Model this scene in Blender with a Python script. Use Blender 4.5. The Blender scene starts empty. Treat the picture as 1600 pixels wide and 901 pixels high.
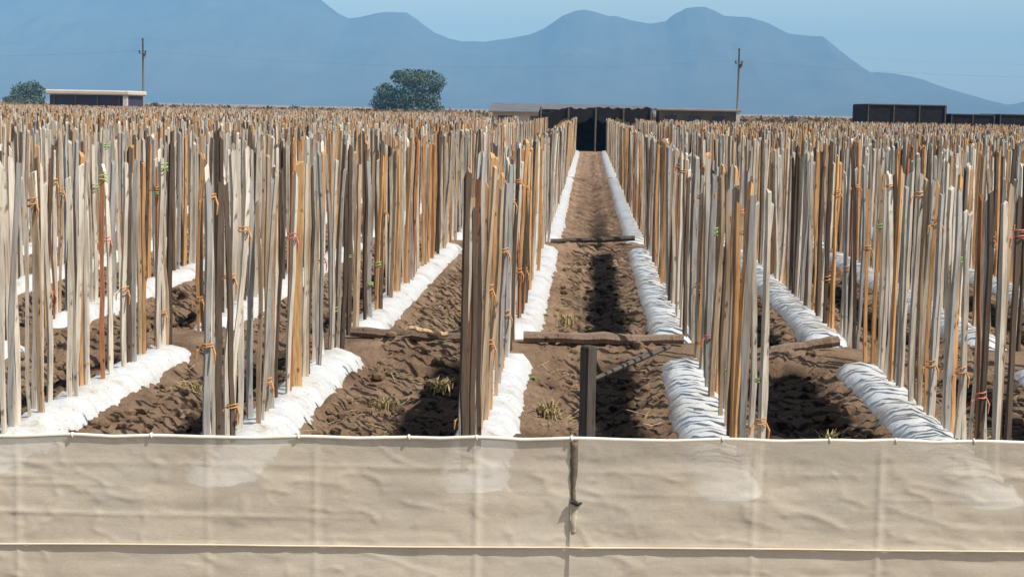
import bpy, bmesh, math, random
import numpy as np
from mathutils import Vector, Matrix

R = math.radians
random.seed(7)
rng = np.random.default_rng(7)
S = bpy.context.scene
COL = S.collection

# ------------------------------------------------------------------ camera
F = 2500.0                      # focal length in photo pixels (1600 wide)
cam_d = bpy.data.cameras.new('camera')
cam = bpy.data.objects.new('camera', cam_d)
COL.objects.link(cam)
cam_d.sensor_width = 36.0
cam_d.lens = 36.0 * F / 1600.0
cam_d.clip_start = 0.1
cam_d.clip_end = 30000.0
CAM_H = 2.6
CM = Matrix.Translation((0, 0, CAM_H)) @ Matrix.Rotation(R(2.61), 4, 'Z') @ Matrix.Rotation(R(90 - 6.397), 4, 'X') @ Matrix.Rotation(R(1.1), 4, 'Z')
cam.matrix_world = CM
S.camera = cam
CI = CM.inverted()


def at(px, py, Y):
    """world point on the plane y = Y seen at a pixel of the photograph"""
    d = CM.to_3x3() @ Vector(((px - 800) / F, (450.5 - py) / F, -1.0))
    t = Y / d.y
    return Vector((d.x * t, Y, CAM_H + d.z * t))


def px_of(x, y, z):
    v = CI @ Vector((x, y, z))
    return 800 + F * v.x / -v.z, 450.5 - F * v.y / -v.z


# ------------------------------------------------------------------ world, sun, exposure
SUN_EL, SUN_AZ = 54.0, 116.0      # azimuth clockwise from +Y: the sun is behind the camera, to the right
W = bpy.data.worlds.new('World')
S.world = W
W.use_nodes = True
nt = W.node_tree
nt.nodes.clear()
sky = nt.nodes.new('ShaderNodeTexSky')
sky.sky_type = 'NISHITA'
sky.sun_disc = False
sky.sun_elevation = R(SUN_EL)
sky.sun_rotation = R(SUN_AZ)
sky.altitude = 300
sky.air_density = 1.0
sky.dust_density = 0.8
sky.ozone_density = 1.2
bgn = nt.nodes.new('ShaderNodeBackground')
bgn.inputs['Strength'].default_value = 0.118
wo = nt.nodes.new('ShaderNodeOutputWorld')
tint = nt.nodes.new('ShaderNodeMix'); tint.data_type = 'RGBA'; tint.blend_type = 'MULTIPLY'
tint.inputs['Factor'].default_value = 1.0
tint.inputs[7].default_value = (1.13, 1.0, 0.79, 1)          # dust in the air
nt.links.new(sky.outputs[0], tint.inputs[6])
nt.links.new(tint.outputs[2], bgn.inputs[0])
nt.links.new(bgn.outputs[0], wo.inputs[0])

sun_d = bpy.data.lights.new('sun', 'SUN')
sun_d.energy = 4.3
sun_d.angle = R(0.5)
sun_d.color = (1.0, 0.94, 0.85)
sun = bpy.data.objects.new('sun', sun_d)
COL.objects.link(sun)
sdir = Vector((math.sin(R(SUN_AZ)) * math.cos(R(SUN_EL)), math.cos(R(SUN_AZ)) * math.cos(R(SUN_EL)), math.sin(R(SUN_EL))))
sun.rotation_euler = sdir.to_track_quat('Z', 'Y').to_euler()
sun.location = (20, -20, 30)

S.view_settings.view_transform = 'Standard'
S.view_settings.look = 'None'
S.view_settings.gamma = 1.0
S.view_settings.use_curve_mapping = False
S.view_settings.exposure = 0.52
try:
    S.cycles.use_denoising = True
    S.cycles.max_bounces = 6
    S.cycles.transparent_max_bounces = 12
    S.cycles.volume_bounces = 1
except Exception:
    pass


# ------------------------------------------------------------------ helpers
def link(name, me, mats=(), parent=None):
    o = bpy.data.objects.new(name, me)
    COL.objects.link(o)
    for m in mats:
        me.materials.append(m)
    if parent is not None:
        o.parent = parent
    return o


def tag(o, label=None, cat=None, group=None, kind=None):
    if label: o['label'] = label
    if cat: o['category'] = cat
    if group: o['group'] = group
    if kind: o['kind'] = kind
    return o


def empty(name, loc, rz=0.0):
    o = bpy.data.objects.new(name, None)
    o.empty_display_size = 0.3
    COL.objects.link(o)
    o.location = loc
    o.rotation_euler = (0, 0, rz)
    return o


def pydata(name, v, f, smooth=False, midx=None):
    me = bpy.data.meshes.new(name)
    v = np.asarray(v, dtype=np.float64)
    me.from_pydata(v.tolist(), [], f if isinstance(f, list) else np.asarray(f).tolist())
    if midx is not None:
        me.polygons.foreach_set('material_index', np.asarray(midx, dtype=np.int32))
    if smooth:
        me.polygons.foreach_set('use_smooth', np.ones(len(me.polygons), dtype=bool))
    me.update()
    return me


class MB:
    """collects verts and faces of ONE part"""
    def __init__(s): s.v = []; s.f = []

    def box(s, c, d, rz=0.0, bev=0.0):
        cx, cy, cz = c; dx, dy, dz = [q / 2 for q in d]
        ca, sa = math.cos(rz), math.sin(rz)
        n = len(s.v)
        for z in (-dz, dz):
            for x, y in ((-dx, -dy), (dx, -dy), (dx, dy), (-dx, dy)):
                s.v.append((cx + x * ca - y * sa, cy + x * sa + y * ca, cz + z))
        for q in ((0, 3, 2, 1), (4, 5, 6, 7), (0, 1, 5, 4), (1, 2, 6, 5), (2, 3, 7, 6), (3, 0, 4, 7)):
            s.f.append([n + i for i in q])
        return s

    def tube(s, pts, r, seg=6, cap=True):
        pts = [Vector(p) for p in pts]
        rs = r if isinstance(r, (list, tuple)) else [r] * len(pts)
        base = len(s.v)
        for i, p in enumerate(pts):
            a = pts[max(i - 1, 0)]; b = pts[min(i + 1, len(pts) - 1)]
            t = (b - a).normalized()
            ref = Vector((0, 0, 1)) if abs(t.z) < 0.9 else Vector((1, 0, 0))
            u = t.cross(ref).normalized(); w = t.cross(u)
            for k in range(seg):
                g = 2 * math.pi * k / seg
                s.v.append(tuple(p + (u * math.cos(g) + w * math.sin(g)) * rs[i]))
        for i in range(len(pts) - 1):
            for k in range(seg):
                k2 = (k + 1) % seg
                s.f.append([base + i * seg + k, base + i * seg + k2, base + (i + 1) * seg + k2, base + (i + 1) * seg + k])
        if cap:
            s.f.append([base + k for k in range(seg)])
            s.f.append([base + (len(pts) - 1) * seg + k for k in reversed(range(seg))])
        return s

    def quad(s, a, b, c, d):
        n = len(s.v); s.v += [tuple(a), tuple(b), tuple(c), tuple(d)]; s.f.append([n, n + 1, n + 2, n + 3]); return s

    def build(s, name, mat, parent=None, smooth=False, bevel=0.0):
        me = pydata(name, s.v, s.f, smooth)
        if bevel:
            bm = bmesh.new(); bm.from_mesh(me)
            bmesh.ops.bevel(bm, geom=bm.edges[:], offset=bevel, segments=1, affect='EDGES')
            bm.to_mesh(me); bm.free()
        return link(name, me, [mat], parent)


def vnoise(x, y, seed=0):
    xi = np.floor(x).astype(np.int64); yi = np.floor(y).astype(np.int64)
    xf = x - xi; yf = y - yi
    def h(a, b):
        n = (a * 374761393 + b * 668265263 + seed * 974634777) & 0xFFFFFFFF
        n = ((n ^ (n >> 13)) * 1274126177) & 0xFFFFFFFF
        n = n ^ (n >> 16)
        return (n & 0xFFFFFF) / float(0xFFFFFF)
    u = xf * xf * (3 - 2 * xf); v = yf * yf * (3 - 2 * yf)
    return (h(xi, yi) * (1 - u) + h(xi + 1, yi) * u) * (1 - v) + (h(xi, yi + 1) * (1 - u) + h(xi + 1, yi + 1) * u) * v


def fbm(x, y, seed=0, o=4, ridge=False):
    a = 0.5; t = np.zeros_like(np.asarray(x, float)); f = 1.0
    for i in range(o):
        n = vnoise(x * f, y * f, seed + i * 17)
        if ridge: n = 1 - np.abs(2 * n - 1)
        t = t + a * n; a *= 0.5; f *= 2.03
    return t


# ------------------------------------------------------------------ materials
def mat(name, col, rough=0.85, spec=0.3):
    m = bpy.data.materials.new(name); m.use_nodes = True
    b = m.node_tree.nodes['Principled BSDF']
    b.inputs['Base Color'].default_value = (*col, 1)
    b.inputs['Roughness'].default_value = rough
    b.inputs['Specular IOR Level'].default_value = spec
    return m, m.node_tree, b


def N(t, typ, **kw):
    n = t.nodes.new(typ)
    for k, v in kw.items():
        if k in n.inputs: n.inputs[k].default_value = v
        else: setattr(n, k, v)
    return n


def ramp(t, stops, src):
    r = t.nodes.new('ShaderNodeValToRGB')
    e = r.color_ramp.elements
    while len(e) > 1: e.remove(e[-1])
    e[0].position = stops[0][0]; e[0].color = (*stops[0][1], 1)
    for p, c in stops[1:]:
        q = e.new(p); q.color = (*c, 1)
    t.links.new(src, r.inputs[0])
    return r


def coords(t, scale=(1, 1, 1), kind='Object'):
    tc = t.nodes.new('ShaderNodeTexCoord')
    mp = t.nodes.new('ShaderNodeMapping')
    mp.inputs['Scale'].default_value = scale
    t.links.new(tc.outputs[kind], mp.inputs[0])
    return mp.outputs[0]


def noise(t, vec, scale, detail=4, rough=0.6):
    n = N(t, 'ShaderNodeTexNoise', Scale=scale, Detail=detail, Roughness=rough)
    t.links.new(vec, n.inputs['Vector'])
    return n.outputs['Fac']


def bump(t, b, h, strength=0.4, dist=0.02):
    n = N(t, 'ShaderNodeBump', Strength=strength, Distance=dist)
    t.links.new(h, n.inputs['Height'])
    t.links.new(n.outputs[0], b.inputs['Normal'])


def mul(c, k): return tuple(min(1, x * k) for x in c)


def wood(name, col, dark=0.55):
    m, t, b = mat(name, col, 0.9, 0.15)
    v = coords(t, (1, 1, 0.06))
    n1 = noise(t, v, 60, 3, 0.6)
    v2 = coords(t, (3, 3, 0.9))
    n2 = noise(t, v2, 1.4, 3, 0.6)
    r = ramp(t, [(0.30, mul(col, dark)), (0.52, col), (0.75, mul(col, 1.25))], n1)
    r2 = ramp(t, [(0.30, (0.70, 0.63, 0.56)), (0.55, (1, 1, 1)), (0.75, (1.0, 0.93, 0.85))], n2)
    mx = N(t, 'ShaderNodeMix', data_type='RGBA', blend_type='MULTIPLY')
    mx.inputs['Factor'].default_value = 0.8
    t.links.new(r.outputs[0], mx.inputs[6]); t.links.new(r2.outputs[0], mx.inputs[7])
    oi = t.nodes.new('ShaderNodeObjectInfo')
    mr = N(t, 'ShaderNodeMapRange'); mr.inputs['To Min'].default_value = 0.75; mr.inputs['To Max'].default_value = 1.2
    t.links.new(oi.outputs['Random'], mr.inputs['Value'])
    hs = t.nodes.new('ShaderNodeHueSaturation')
    vk = coords(t, (1, 1, 0.5)); nk = noise(t, vk, 17, 2, 0.5)          # knots and dirt flecks
    rk = ramp(t, [(0.27, (0.30, 0.26, 0.22)), (0.36, (1, 1, 1))], nk)
    mk = N(t, 'ShaderNodeMix', data_type='RGBA', blend_type='MULTIPLY'); mk.inputs['Factor'].default_value = 0.9
    t.links.new(mx.outputs[2], mk.inputs[6]); t.links.new(rk.outputs[0], mk.inputs[7])
    t.links.new(mr.outputs[0], hs.inputs['Value']); t.links.new(mk.outputs[2], hs.inputs['Color'])
    t.links.new(hs.outputs[0], b.inputs['Base Color'])
    bump(t, b, n1, 0.3, 0.004)
    return m


WOODS = [
    ('pale grey', (0.58, 0.515, 0.43), 0.27),
    ('silver grey', (0.40, 0.385, 0.365), 0.15),
    ('tan', (0.45, 0.33, 0.22), 0.13),
    ('orange timber', (0.62, 0.34, 0.15), 0.15),
    ('dark brown', (0.125, 0.092, 0.07), 0.21),
    ('rusty red', (0.38, 0.17, 0.085), 0.05),
    ('cream', (0.72, 0.645, 0.54), 0.16),
]
WM = [wood('stake_wood_' + n.replace(' ', '_'), mul(c, 0.93)) for n, c, w in WOODS]


def soil_mat():
    m, t, b = mat('soil', (0.2, 0.13, 0.09), 0.95, 0.1)
    v = coords(t)
    n1 = noise(t, v, 1.6, 6, 0.65)
    n2 = noise(t, v, 24, 7, 0.78)
    r1 = ramp(t, [(0.30, (0.13, 0.085, 0.058)), (0.46, (0.28, 0.185, 0.122)), (0.60, (0.37, 0.255, 0.172)), (0.78, (0.48, 0.36, 0.25))], n1)
    r2 = ramp(t, [(0.28, (0.5, 0.46, 0.42)), (0.5, (1, 1, 1)), (0.75, (1.18, 1.12, 1.02))], n2)
    mx = N(t, 'ShaderNodeMix', data_type='RGBA', blend_type='MULTIPLY'); mx.inputs['Factor'].default_value = 0.9
    t.links.new(r1.outputs[0], mx.inputs[6]); t.links.new(r2.outputs[0], mx.inputs[7])
    # stake shade painted into the furrow soil colour, plus some damp (stored per vertex)
    at_ = t.nodes.new('ShaderNodeAttribute'); at_.attribute_name = 'furrow_shade'
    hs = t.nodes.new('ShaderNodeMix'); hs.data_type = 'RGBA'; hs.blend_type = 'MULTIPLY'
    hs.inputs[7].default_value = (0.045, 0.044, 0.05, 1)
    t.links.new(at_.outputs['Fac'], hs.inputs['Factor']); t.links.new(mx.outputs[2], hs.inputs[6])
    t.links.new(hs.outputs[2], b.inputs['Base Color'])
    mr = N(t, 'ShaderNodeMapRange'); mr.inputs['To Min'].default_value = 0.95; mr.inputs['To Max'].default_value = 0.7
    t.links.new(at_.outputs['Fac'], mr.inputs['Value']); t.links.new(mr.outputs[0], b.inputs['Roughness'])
    bump(t, b, n2, 1.0, 0.06)
    return m


def plastic_mat():
    m, t, b = mat('mulch_film', (0.78, 0.79, 0.79), 0.33, 0.5)
    v = coords(t)
    n1 = noise(t, v, 2.5, 5, 0.7)
    n2 = noise(t, v, 22, 4, 0.65)
    r = ramp(t, [(0.33, (0.36, 0.31, 0.25)), (0.42, (0.54, 0.53, 0.50)), (0.54, (0.60, 0.615, 0.625))], n1)
    n3 = noise(t, v, 34, 3, 0.6)                                  # soil splashes
    r3 = ramp(t, [(0.30, (0.40, 0.32, 0.25)), (0.37, (1, 1, 1))], n3)
    mx = N(t, 'ShaderNodeMix', data_type='RGBA', blend_type='MULTIPLY'); mx.inputs['Factor'].default_value = 0.85
    t.links.new(r.outputs[0], mx.inputs[6]); t.links.new(r3.outputs[0], mx.inputs[7])
    t.links.new(mx.outputs[2], b.inputs['Base Color'])
    bump(t, b, n2, 0.5, 0.015)
    return m


def fabric_mat():
    m = bpy.data.materials.new('shade_cloth'); m.use_nodes = True
    t = m.node_tree; t.nodes.clear()
    v = coords(t)
    n1 = noise(t, v, 1.2, 5, 0.65)
    n2 = noise(t, v, 9, 4, 0.6)
    vv = coords(t, (1, 1, 5)); n3 = noise(t, vv, 7, 4, 0.6)
    r = ramp(t, [(0.30, (0.71, 0.615, 0.49)), (0.5, (0.785, 0.685, 0.55)), (0.72, (0.835, 0.745, 0.61))], n1)
    wv = N(t, 'ShaderNodeTexNoise', Scale=240.0, Detail=1.0)
    t.links.new(v, wv.inputs['Vector'])
    r2 = ramp(t, [(0.35, (0.84, 0.84, 0.84)), (0.65, (1.0, 1.0, 1.0))], wv.outputs['Fac'])
    mx = N(t, 'ShaderNodeMix', data_type='RGBA', blend_type='MULTIPLY'); mx.inputs['Factor'].default_value = 1.0
    t.links.new(r.outputs[0], mx.inputs[6]); t.links.new(r2.outputs[0], mx.inputs[7])
    ad = N(t, 'ShaderNodeMath', operation='ADD'); t.links.new(n2, ad.inputs[0]); t.links.new(n3, ad.inputs[1])
    bp = N(t, 'ShaderNodeBump', Strength=0.14, Distance=0.010); t.links.new(ad.outputs[0], bp.inputs['Height'])
    d = t.nodes.new('ShaderNodeBsdfDiffuse'); tr = t.nodes.new('ShaderNodeBsdfTranslucent'); tp = t.nodes.new('ShaderNodeBsdfTransparent')
    for s in (d, tr):
        t.links.new(mx.outputs[2], s.inputs['Color']); t.links.new(bp.outputs[0], s.inputs['Normal'])
    m1 = t.nodes.new('ShaderNodeMixShader'); m1.inputs[0].default_value = 0.15
    t.links.new(d.outputs[0], m1.inputs[1]); t.links.new(tr.outputs[0], m1.inputs[2])
    m2 = t.nodes.new('ShaderNodeMixShader'); m2.inputs[0].default_value = 0.15
    t.links.new(m1.outputs[0], m2.inputs[1]); t.links.new(tp.outputs[0], m2.inputs[2])
    o = t.nodes.new('ShaderNodeOutputMaterial'); t.links.new(m2.outputs[0], o.inputs[0])
    return m


def mottled(name, c0, c1, scale=2.0, rough=0.8, spec=0.3, bmp=0.2):
    m, t, b = mat(name, c0, rough, spec)
    v = coords(t)
    n1 = noise(t, v, scale, 5, 0.65)
    r = ramp(t, [(0.32, c0), (0.66, c1)], n1)
    t.links.new(r.outputs[0], b.inputs['Base Color'])
    if bmp: bump(t, b, n1, bmp, 0.03)
    return m


def leaf_mat(name, c0, c1):
    m, t, b = mat(name, c0, 0.7, 0.25)
    v = coords(t)
    n1 = noise(t, v, 1.3, 4, 0.6)
    r = ramp(t, [(0.35, c0), (0.65, c1)], n1)
    t.links.new(r.outputs[0], b.inputs['Base Color'])
    return m


def corrugated(name, c0, c1, freq=30.0):
    m, t, b = mat(name, c0, 0.6, 0.4)
    v = coords(t)
    n1 = noise(t, v, 0.7, 5, 0.7)
    r = ramp(t, [(0.3, c0), (0.7, c1)], n1)
    t.links.new(r.outputs[0], b.inputs['Base Color'])
    wv = N(t, 'ShaderNodeTexWave', Scale=freq / 6.28); wv.bands_direction = 'X'
    t.links.new(v, wv.inputs['Vector'])
    bump(t, b, wv.outputs['Fac'], 0.6, 0.03)
    return m


M_SOIL = soil_mat()
M_FILM = plastic_mat()
M_CLOTH = fabric_mat()
M_HEM = mottled('hem_webbing', (0.62, 0.57, 0.49), (0.76, 0.72, 0.65), 6, 0.7)
M_BATTEN = mottled('batten_rope', (0.58, 0.49, 0.35), (0.68, 0.60, 0.47), 3, 0.7)
M_TAPE = mottled('seam_tape', (0.46, 0.40, 0.27), (0.56, 0.49, 0.35), 6, 0.8)
M_STRAP = mottled('stained_strap', (0.13, 0.095, 0.065), (0.30, 0.235, 0.165), 9, 0.85)
M_DARK = mottled('dark_cord', (0.02, 0.018, 0.018), (0.05, 0.045, 0.04), 20, 0.8)
M_POST = wood('post_timber', (0.10, 0.085, 0.072))
M_LOG = wood('rail_timber', (0.20, 0.145, 0.11))
M_LOGT = wood('pale_split_timber', (0.5, 0.35, 0.22))
M_TAR = mottled('creosoted_pole', (0.07, 0.055, 0.045), (0.12, 0.10, 0.085), 3, 0.9)
M_BARK = mottled('bark', (0.10, 0.075, 0.055), (0.17, 0.13, 0.10), 4, 0.95)
M_UPOLE = mottled('weathered_pole', (0.15, 0.135, 0.12), (0.22, 0.20, 0.18), 3, 0.9)
M_CERAMIC = mottled('insulator_glaze', (0.06, 0.05, 0.05), (0.10, 0.08, 0.08), 6, 0.4)
M_WIRE = mottled('wire_metal', (0.12, 0.12, 0.125), (0.2, 0.2, 0.2), 3, 0.5)
M_WROOF = corrugated('white_roof_sheet', (0.46, 0.42, 0.35), (0.60, 0.56, 0.48))
M_GROOF = corrugated('grey_roof_sheet', (0.10, 0.10, 0.115), (0.17, 0.165, 0.17))
M_TROOF = corrugated('tan_roof_sheet', (0.22, 0.185, 0.16), (0.31, 0.265, 0.225))
M_DKWALL = mottled('dark_blue_wall', (0.030, 0.028, 0.055), (0.05, 0.045, 0.08), 1, 0.7)
M_LWALL = mottled('pale_render', (0.42, 0.39, 0.37), (0.52, 0.48, 0.46), 1.5, 0.9)
M_BRWALL = mottled('brown_wall', (0.075, 0.06, 0.05), (0.13, 0.105, 0.09), 1, 0.9)
M_HESS = mottled('hessian', (0.22, 0.16, 0.11), (0.36, 0.27, 0.19), 2.0, 0.95)
M_NET = mottled('black_shade_net', (0.012, 0.011, 0.013), (0.026, 0.023, 0.026), 3, 0.9, 0.1)
M_LEAFD = leaf_mat('tree_leaf', (0.040, 0.066, 0.042), (0.085, 0.115, 0.075))
M_LEAFF = leaf_mat('bush_leaf', (0.030, 0.045, 0.030), (0.06, 0.08, 0.05))
M_WEED = leaf_mat('weed_leaf', (0.10, 0.19, 0.03), (0.20, 0.32, 0.06))
M_DRY = leaf_mat('dry_grass_blade', (0.30, 0.23, 0.10), (0.42, 0.34, 0.17))
M_RED = mottled('red_tape', (0.48, 0.14, 0.09), (0.55, 0.22, 0.15), 20, 0.6)
M_LIME = mottled('lime_tape', (0.24, 0.42, 0.10), (0.36, 0.52, 0.2), 20, 0.6)
M_ORG = mottled('orange_twine', (0.50, 0.21, 0.07), (0.58, 0.30, 0.12), 20, 0.7)

# ------------------------------------------------------------------ field layout
PITCH = 1.71
MIDX = 0.13
ROWS = list(range(-42, 28))
Y0, Y1 = 10.0, 97.0
SECT = [('nearest', Y0, 16.15), ('second', 17.05, 28.9), ('third', 30.0, 58.5), ('farthest', 59.5, Y1)]
BUNDS = [16.6, 29.45, 59.0]


def bed_x(k): return MIDX + PITCH * (k + 0.5)


def ground_z(x, y, fine=True):
    """height of the soil and how dark its painted shade is"""
    x = np.asarray(x, float); y = np.asarray(y, float)
    u = np.abs(((x - MIDX) / PITCH) % 1.0 - 0.5) * PITCH            # distance to the nearest bed centre
    inside = np.clip((y - (Y0 - 0.3)) / 0.5, 0, 1) * np.clip((Y1 + 0.8 - y) / 0.6, 0, 1)
    inside = inside * np.clip((x - (bed_x(ROWS[0]) - 1.2)) / 0.5, 0, 1) * np.clip((bed_x(ROWS[-1]) + 1.2 - x) / 0.5, 0, 1)
    prof = 0.10 * np.clip((0.42 - u) / 0.22, 0, 1) - 0.10 * np.clip((u - 0.50) / 0.3, 0, 1) ** 1.5
    b = np.zeros_like(x)
    for yb in BUNDS:
        b = np.maximum(b, np.clip(1.0 - np.abs(y - yb + 0.12 * np.sin(x * 1.7 + yb)) / 0.62, 0, 1))
    b = np.sqrt(b)
    z = inside * (prof * (1 - b) + 0.17 * b)
    furrow_shade = np.zeros_like(x)
    if fine:
        rough = 0.17 * (fbm(x * 4.2, y * 4.2, 3, 4) - 0.47) + 0.05 * (fbm(x * 21, y * 19, 13, 2) - 0.4) + 0.12 * (fbm(x * 9, y * 8, 9, 3, True) - 0.5)
        z = z + rough * np.where(u < 0.25, 0.1, 1.0) * inside + 0.03 * (fbm(x * 2, y * 2, 5, 3) - 0.5) * (1 - inside)
        # painted stake-shade strip right of the furrow's middle, patchy
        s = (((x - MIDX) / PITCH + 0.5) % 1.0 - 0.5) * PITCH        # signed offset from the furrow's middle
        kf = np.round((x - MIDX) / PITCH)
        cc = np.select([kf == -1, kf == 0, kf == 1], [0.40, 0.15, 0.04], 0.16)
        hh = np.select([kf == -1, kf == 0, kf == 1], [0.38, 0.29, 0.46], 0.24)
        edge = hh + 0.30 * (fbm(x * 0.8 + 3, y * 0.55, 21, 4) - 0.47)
        furrow_shade = np.clip((edge - np.abs(s - cc) + 0.25 * (fbm(x * 6, y * 6, 31, 3) - 0.45)) / 0.10, 0, 1)
        furrow_shade = furrow_shade * inside * (1 - np.clip(b * 1.6, 0, 1)) * np.clip((44 - y) / 14, 0, 1)
    return z, furrow_shade


# ------------------------------------------------------------------ the ground sheet
def build_ground():
    xs = [-8900, -5000, -2500, -1200, -600, -300, -150, -100]
    xs += list(np.arange(-80, -9, 0.26)) + list(np.arange(-9, 7.0, 0.045)) + list(np.arange(7.0, 54, 0.26))
    xs += [60, 90, 150, 300, 600, 1200, 2500, 5000, 8900]
    ys = [-900, -300, -100, -40, -15, -5, 0, 3, 5, 6.5, 8, 9, 9.5]
    y = 9.7; st = 0.045
    while y < 100:
        ys.append(y); y += st
        if y > 17: st *= 1.012
        st = min(st, 0.9)
    ys += [104, 112, 125, 145, 180, 240, 350, 520, 800, 1300, 2200, 3500, 5500, 9700]
    xs = np.array(xs); ys = np.array(ys)
    X, Y = np.meshgrid(xs, ys)
    Z, Shd = ground_z(X, Y)
    v = np.stack([X.ravel(), Y.ravel(), Z.ravel()], 1)
    nx, ny = len(xs), len(ys)
    i = np.arange(nx * ny).reshape(ny, nx)
    f = np.stack([i[:-1, :-1].ravel(), i[:-1, 1:].ravel(), i[1:, 1:].ravel(), i[1:, :-1].ravel()], 1)
    me = pydata('ground', v, f, True)
    a = me.attributes.new('furrow_shade', 'FLOAT', 'POINT')
    a.data.foreach_set('value', Shd.ravel().astype(np.float32))
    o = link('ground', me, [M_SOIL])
    tag(o, kind='structure')
    # loose clods of earth in the nearer furrows
    bm = bmesh.new(); bmesh.ops.create_icosphere(bm, subdivisions=1, radius=1.0)
    bv = np.array([p.co[:] for p in bm.verts]); bf = np.array([[q.index for q in p.verts] for p in bm.faces]); bm.free()
    n = 11000
    cx = rng.uniform(-7.2, 5.6, n); cy = 10.0 + 19 * rng.random(n) ** 1.5
    u = np.abs(((cx - MIDX) / PITCH) % 1.0 - 0.5) * PITCH
    keep = (u > 0.33); cx, cy = cx[keep], cy[keep]; n = len(cx)
    cz, _ = ground_z(cx, cy)
    sz = 0.010 + 0.060 * rng.random(n) ** 3.2
    V = bv[None] * (1 + 0.45 * (rng.random((n, len(bv), 3)) - 0.5)) * sz[:, None, None] * np.array([1.1, 1.0, 0.75])
    V[..., 0] += cx[:, None]; V[..., 1] += cy[:, None]; V[..., 2] += (cz + sz * 0.25)[:, None]
    Fc = bf[None] + (np.arange(n) * len(bv))[:, None, None]
    me = pydata('soil_clods', V.reshape(-1, 3), Fc.reshape(-1, 3))
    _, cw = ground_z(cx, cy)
    a = me.attributes.new('furrow_shade', 'FLOAT', 'POINT'); a.data.foreach_set('value', np.repeat(cw, len(bv)).astype(np.float32))  # clods take the same painted furrow shade as the soil
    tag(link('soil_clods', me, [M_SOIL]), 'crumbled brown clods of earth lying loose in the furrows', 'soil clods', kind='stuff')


build_ground()
n = 7500
lx = rng.uniform(-7.0, 5.5, n); ly = 10 + 20 * rng.random(n) ** 1.6
lu = np.abs(((lx - MIDX) / PITCH) % 1.0 - 0.5) * PITCH
kp = (lu > 0.32) & (fbm(lx * 0.9, ly * 0.7, 55, 3) > 0.42); lx, ly = lx[kp], ly[kp]
kp = ground_z(lx, ly)[1] < 0.3; lx, ly = lx[kp], ly[kp]; n = len(lx)
lz = ground_z(lx, ly)[0] + 0.012 + 0.02 * rng.random(n)
la = rng.uniform(0, np.pi, n); ll = rng.uniform(.03, .11, n); lw = rng.uniform(.002, .006, n); lt = rng.normal(0, .25, n)
dx, dy, dz = np.cos(la) * ll, np.sin(la) * ll, np.sin(lt) * ll
px_, py_ = -np.sin(la) * lw, np.cos(la) * lw
P = np.stack([lx, ly, lz], 1); D_ = np.stack([dx, dy, dz], 1); Q_ = np.stack([px_, py_, np.zeros(n)], 1); U_ = np.array([0, 0, .003])
V = np.stack([P - D_ - Q_, P - D_ + Q_, P + D_ + Q_, P + D_ - Q_, P + U_ - D_ * .9, P + U_ + D_ * .9], 1)
b_ = (np.arange(n) * 6)[:, None]
Fl = [list(map(int, r)) for r in (b_ + np.array([[0, 3, 2, 1]]))] + [list(map(int, r)) for r in (b_ + np.array([[0, 4, 5, 3]]))] + [list(map(int, r)) for r in (b_ + np.array([[1, 2, 5, 4]]))]
tag(link('straw_litter', pydata('straw_litter', V.reshape(-1, 3), Fl), [M_DRY]), 'broken straw and dry plant litter strewn over the brown soil', 'straw', kind='stuff')


# ------------------------------------------------------------------ mountains and haze
def build_mountains():
    D = 6500.0
    prof = [(-2600, -10), (-1800, -20), (-1200, 20), (-700, -20), (-300, 10), (0, -22), (120, -30), (250, -28), (360, -24), (430, -18), (480, -6), (500, -1), (530, 22), (545, 29), (565, 27), (590, 21), (615, 19),
            (635, 20), (648, 28), (662, 40), (680, 52), (700, 60), (722, 65), (760, 65), (800, 60), (830, 54), (852, 44), (880, 25), (900, 17),
            (914, 15), (930, 19), (950, 26), (965, 26), (985, 32), (1015, 38), (1040, 34), (1056, 21), (1072, 13), (1100, 11), (1116, 16),
            (1132, 25), (1170, 27), (1200, 36), (1230, 52), (1260, 56), (1285, 57), (1300, 69), (1330, 93), (1360, 113), (1400, 115),
            (1440, 124), (1480, 138), (1530, 152), (1568, 164), (1585, 163), (1605, 158), (1700, 150), (1900, 120), (2300, 60), (2900, 90), (3600, 140), (4400, 150)]
    pxs = np.concatenate([np.arange(-2600, -100, 25), np.arange(-100, 1700, 4), np.arange(1700, 4400, 25)])
    py = np.interp(pxs, [p[0] for p in prof], [p[1] for p in prof])
    py = py + 2.2 * (fbm(pxs * 0.045, pxs * 0 + 4.0, 40, 3) - 0.45)
    crest = np.array([at(a, b, D)[:] for a, b in zip(pxs, py)])
    ts = np.concatenate([np.linspace(-1, 0, 34), np.linspace(0.08, 1, 12)])
    V = []
    for t in ts:
        y = D + t * (1700 if t < 0 else 1900)
        s = (1 - abs(t)) ** (1.25 if t < 0 else 1.1)
        x = crest[:, 0] * (y / D) ** 0.35
        amp = (1 - s) * min(1, s * 6)
        n = fbm(x / 330.0, np.full_like(x, y / 520.0), 60, 5, True) - 0.55
        z = crest[:, 2] * s * (1 + 0.75 * amp * n)
        V.append(np.stack([x, np.full_like(x, y), np.maximum(z, -0.6)], 1))
    V = np.array(V); ny, nx = V.shape[:2]
    i = np.arange(nx * ny).reshape(ny, nx)
    f = np.stack([i[:-1, :-1].ravel(), i[:-1, 1:].ravel(), i[1:, 1:].ravel(), i[1:, :-1].ravel()], 1)
    me = pydata('mountains', V.reshape(-1, 3), f, True)
    m = mottled('mountain_rock', (0.075, 0.07, 0.055), (0.11, 0.10, 0.075), 0.004, 0.95, 0.1, 0)
    tag(link('mountains', me, [m]), kind='structure')
    return float(V[..., 2].max())


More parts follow.
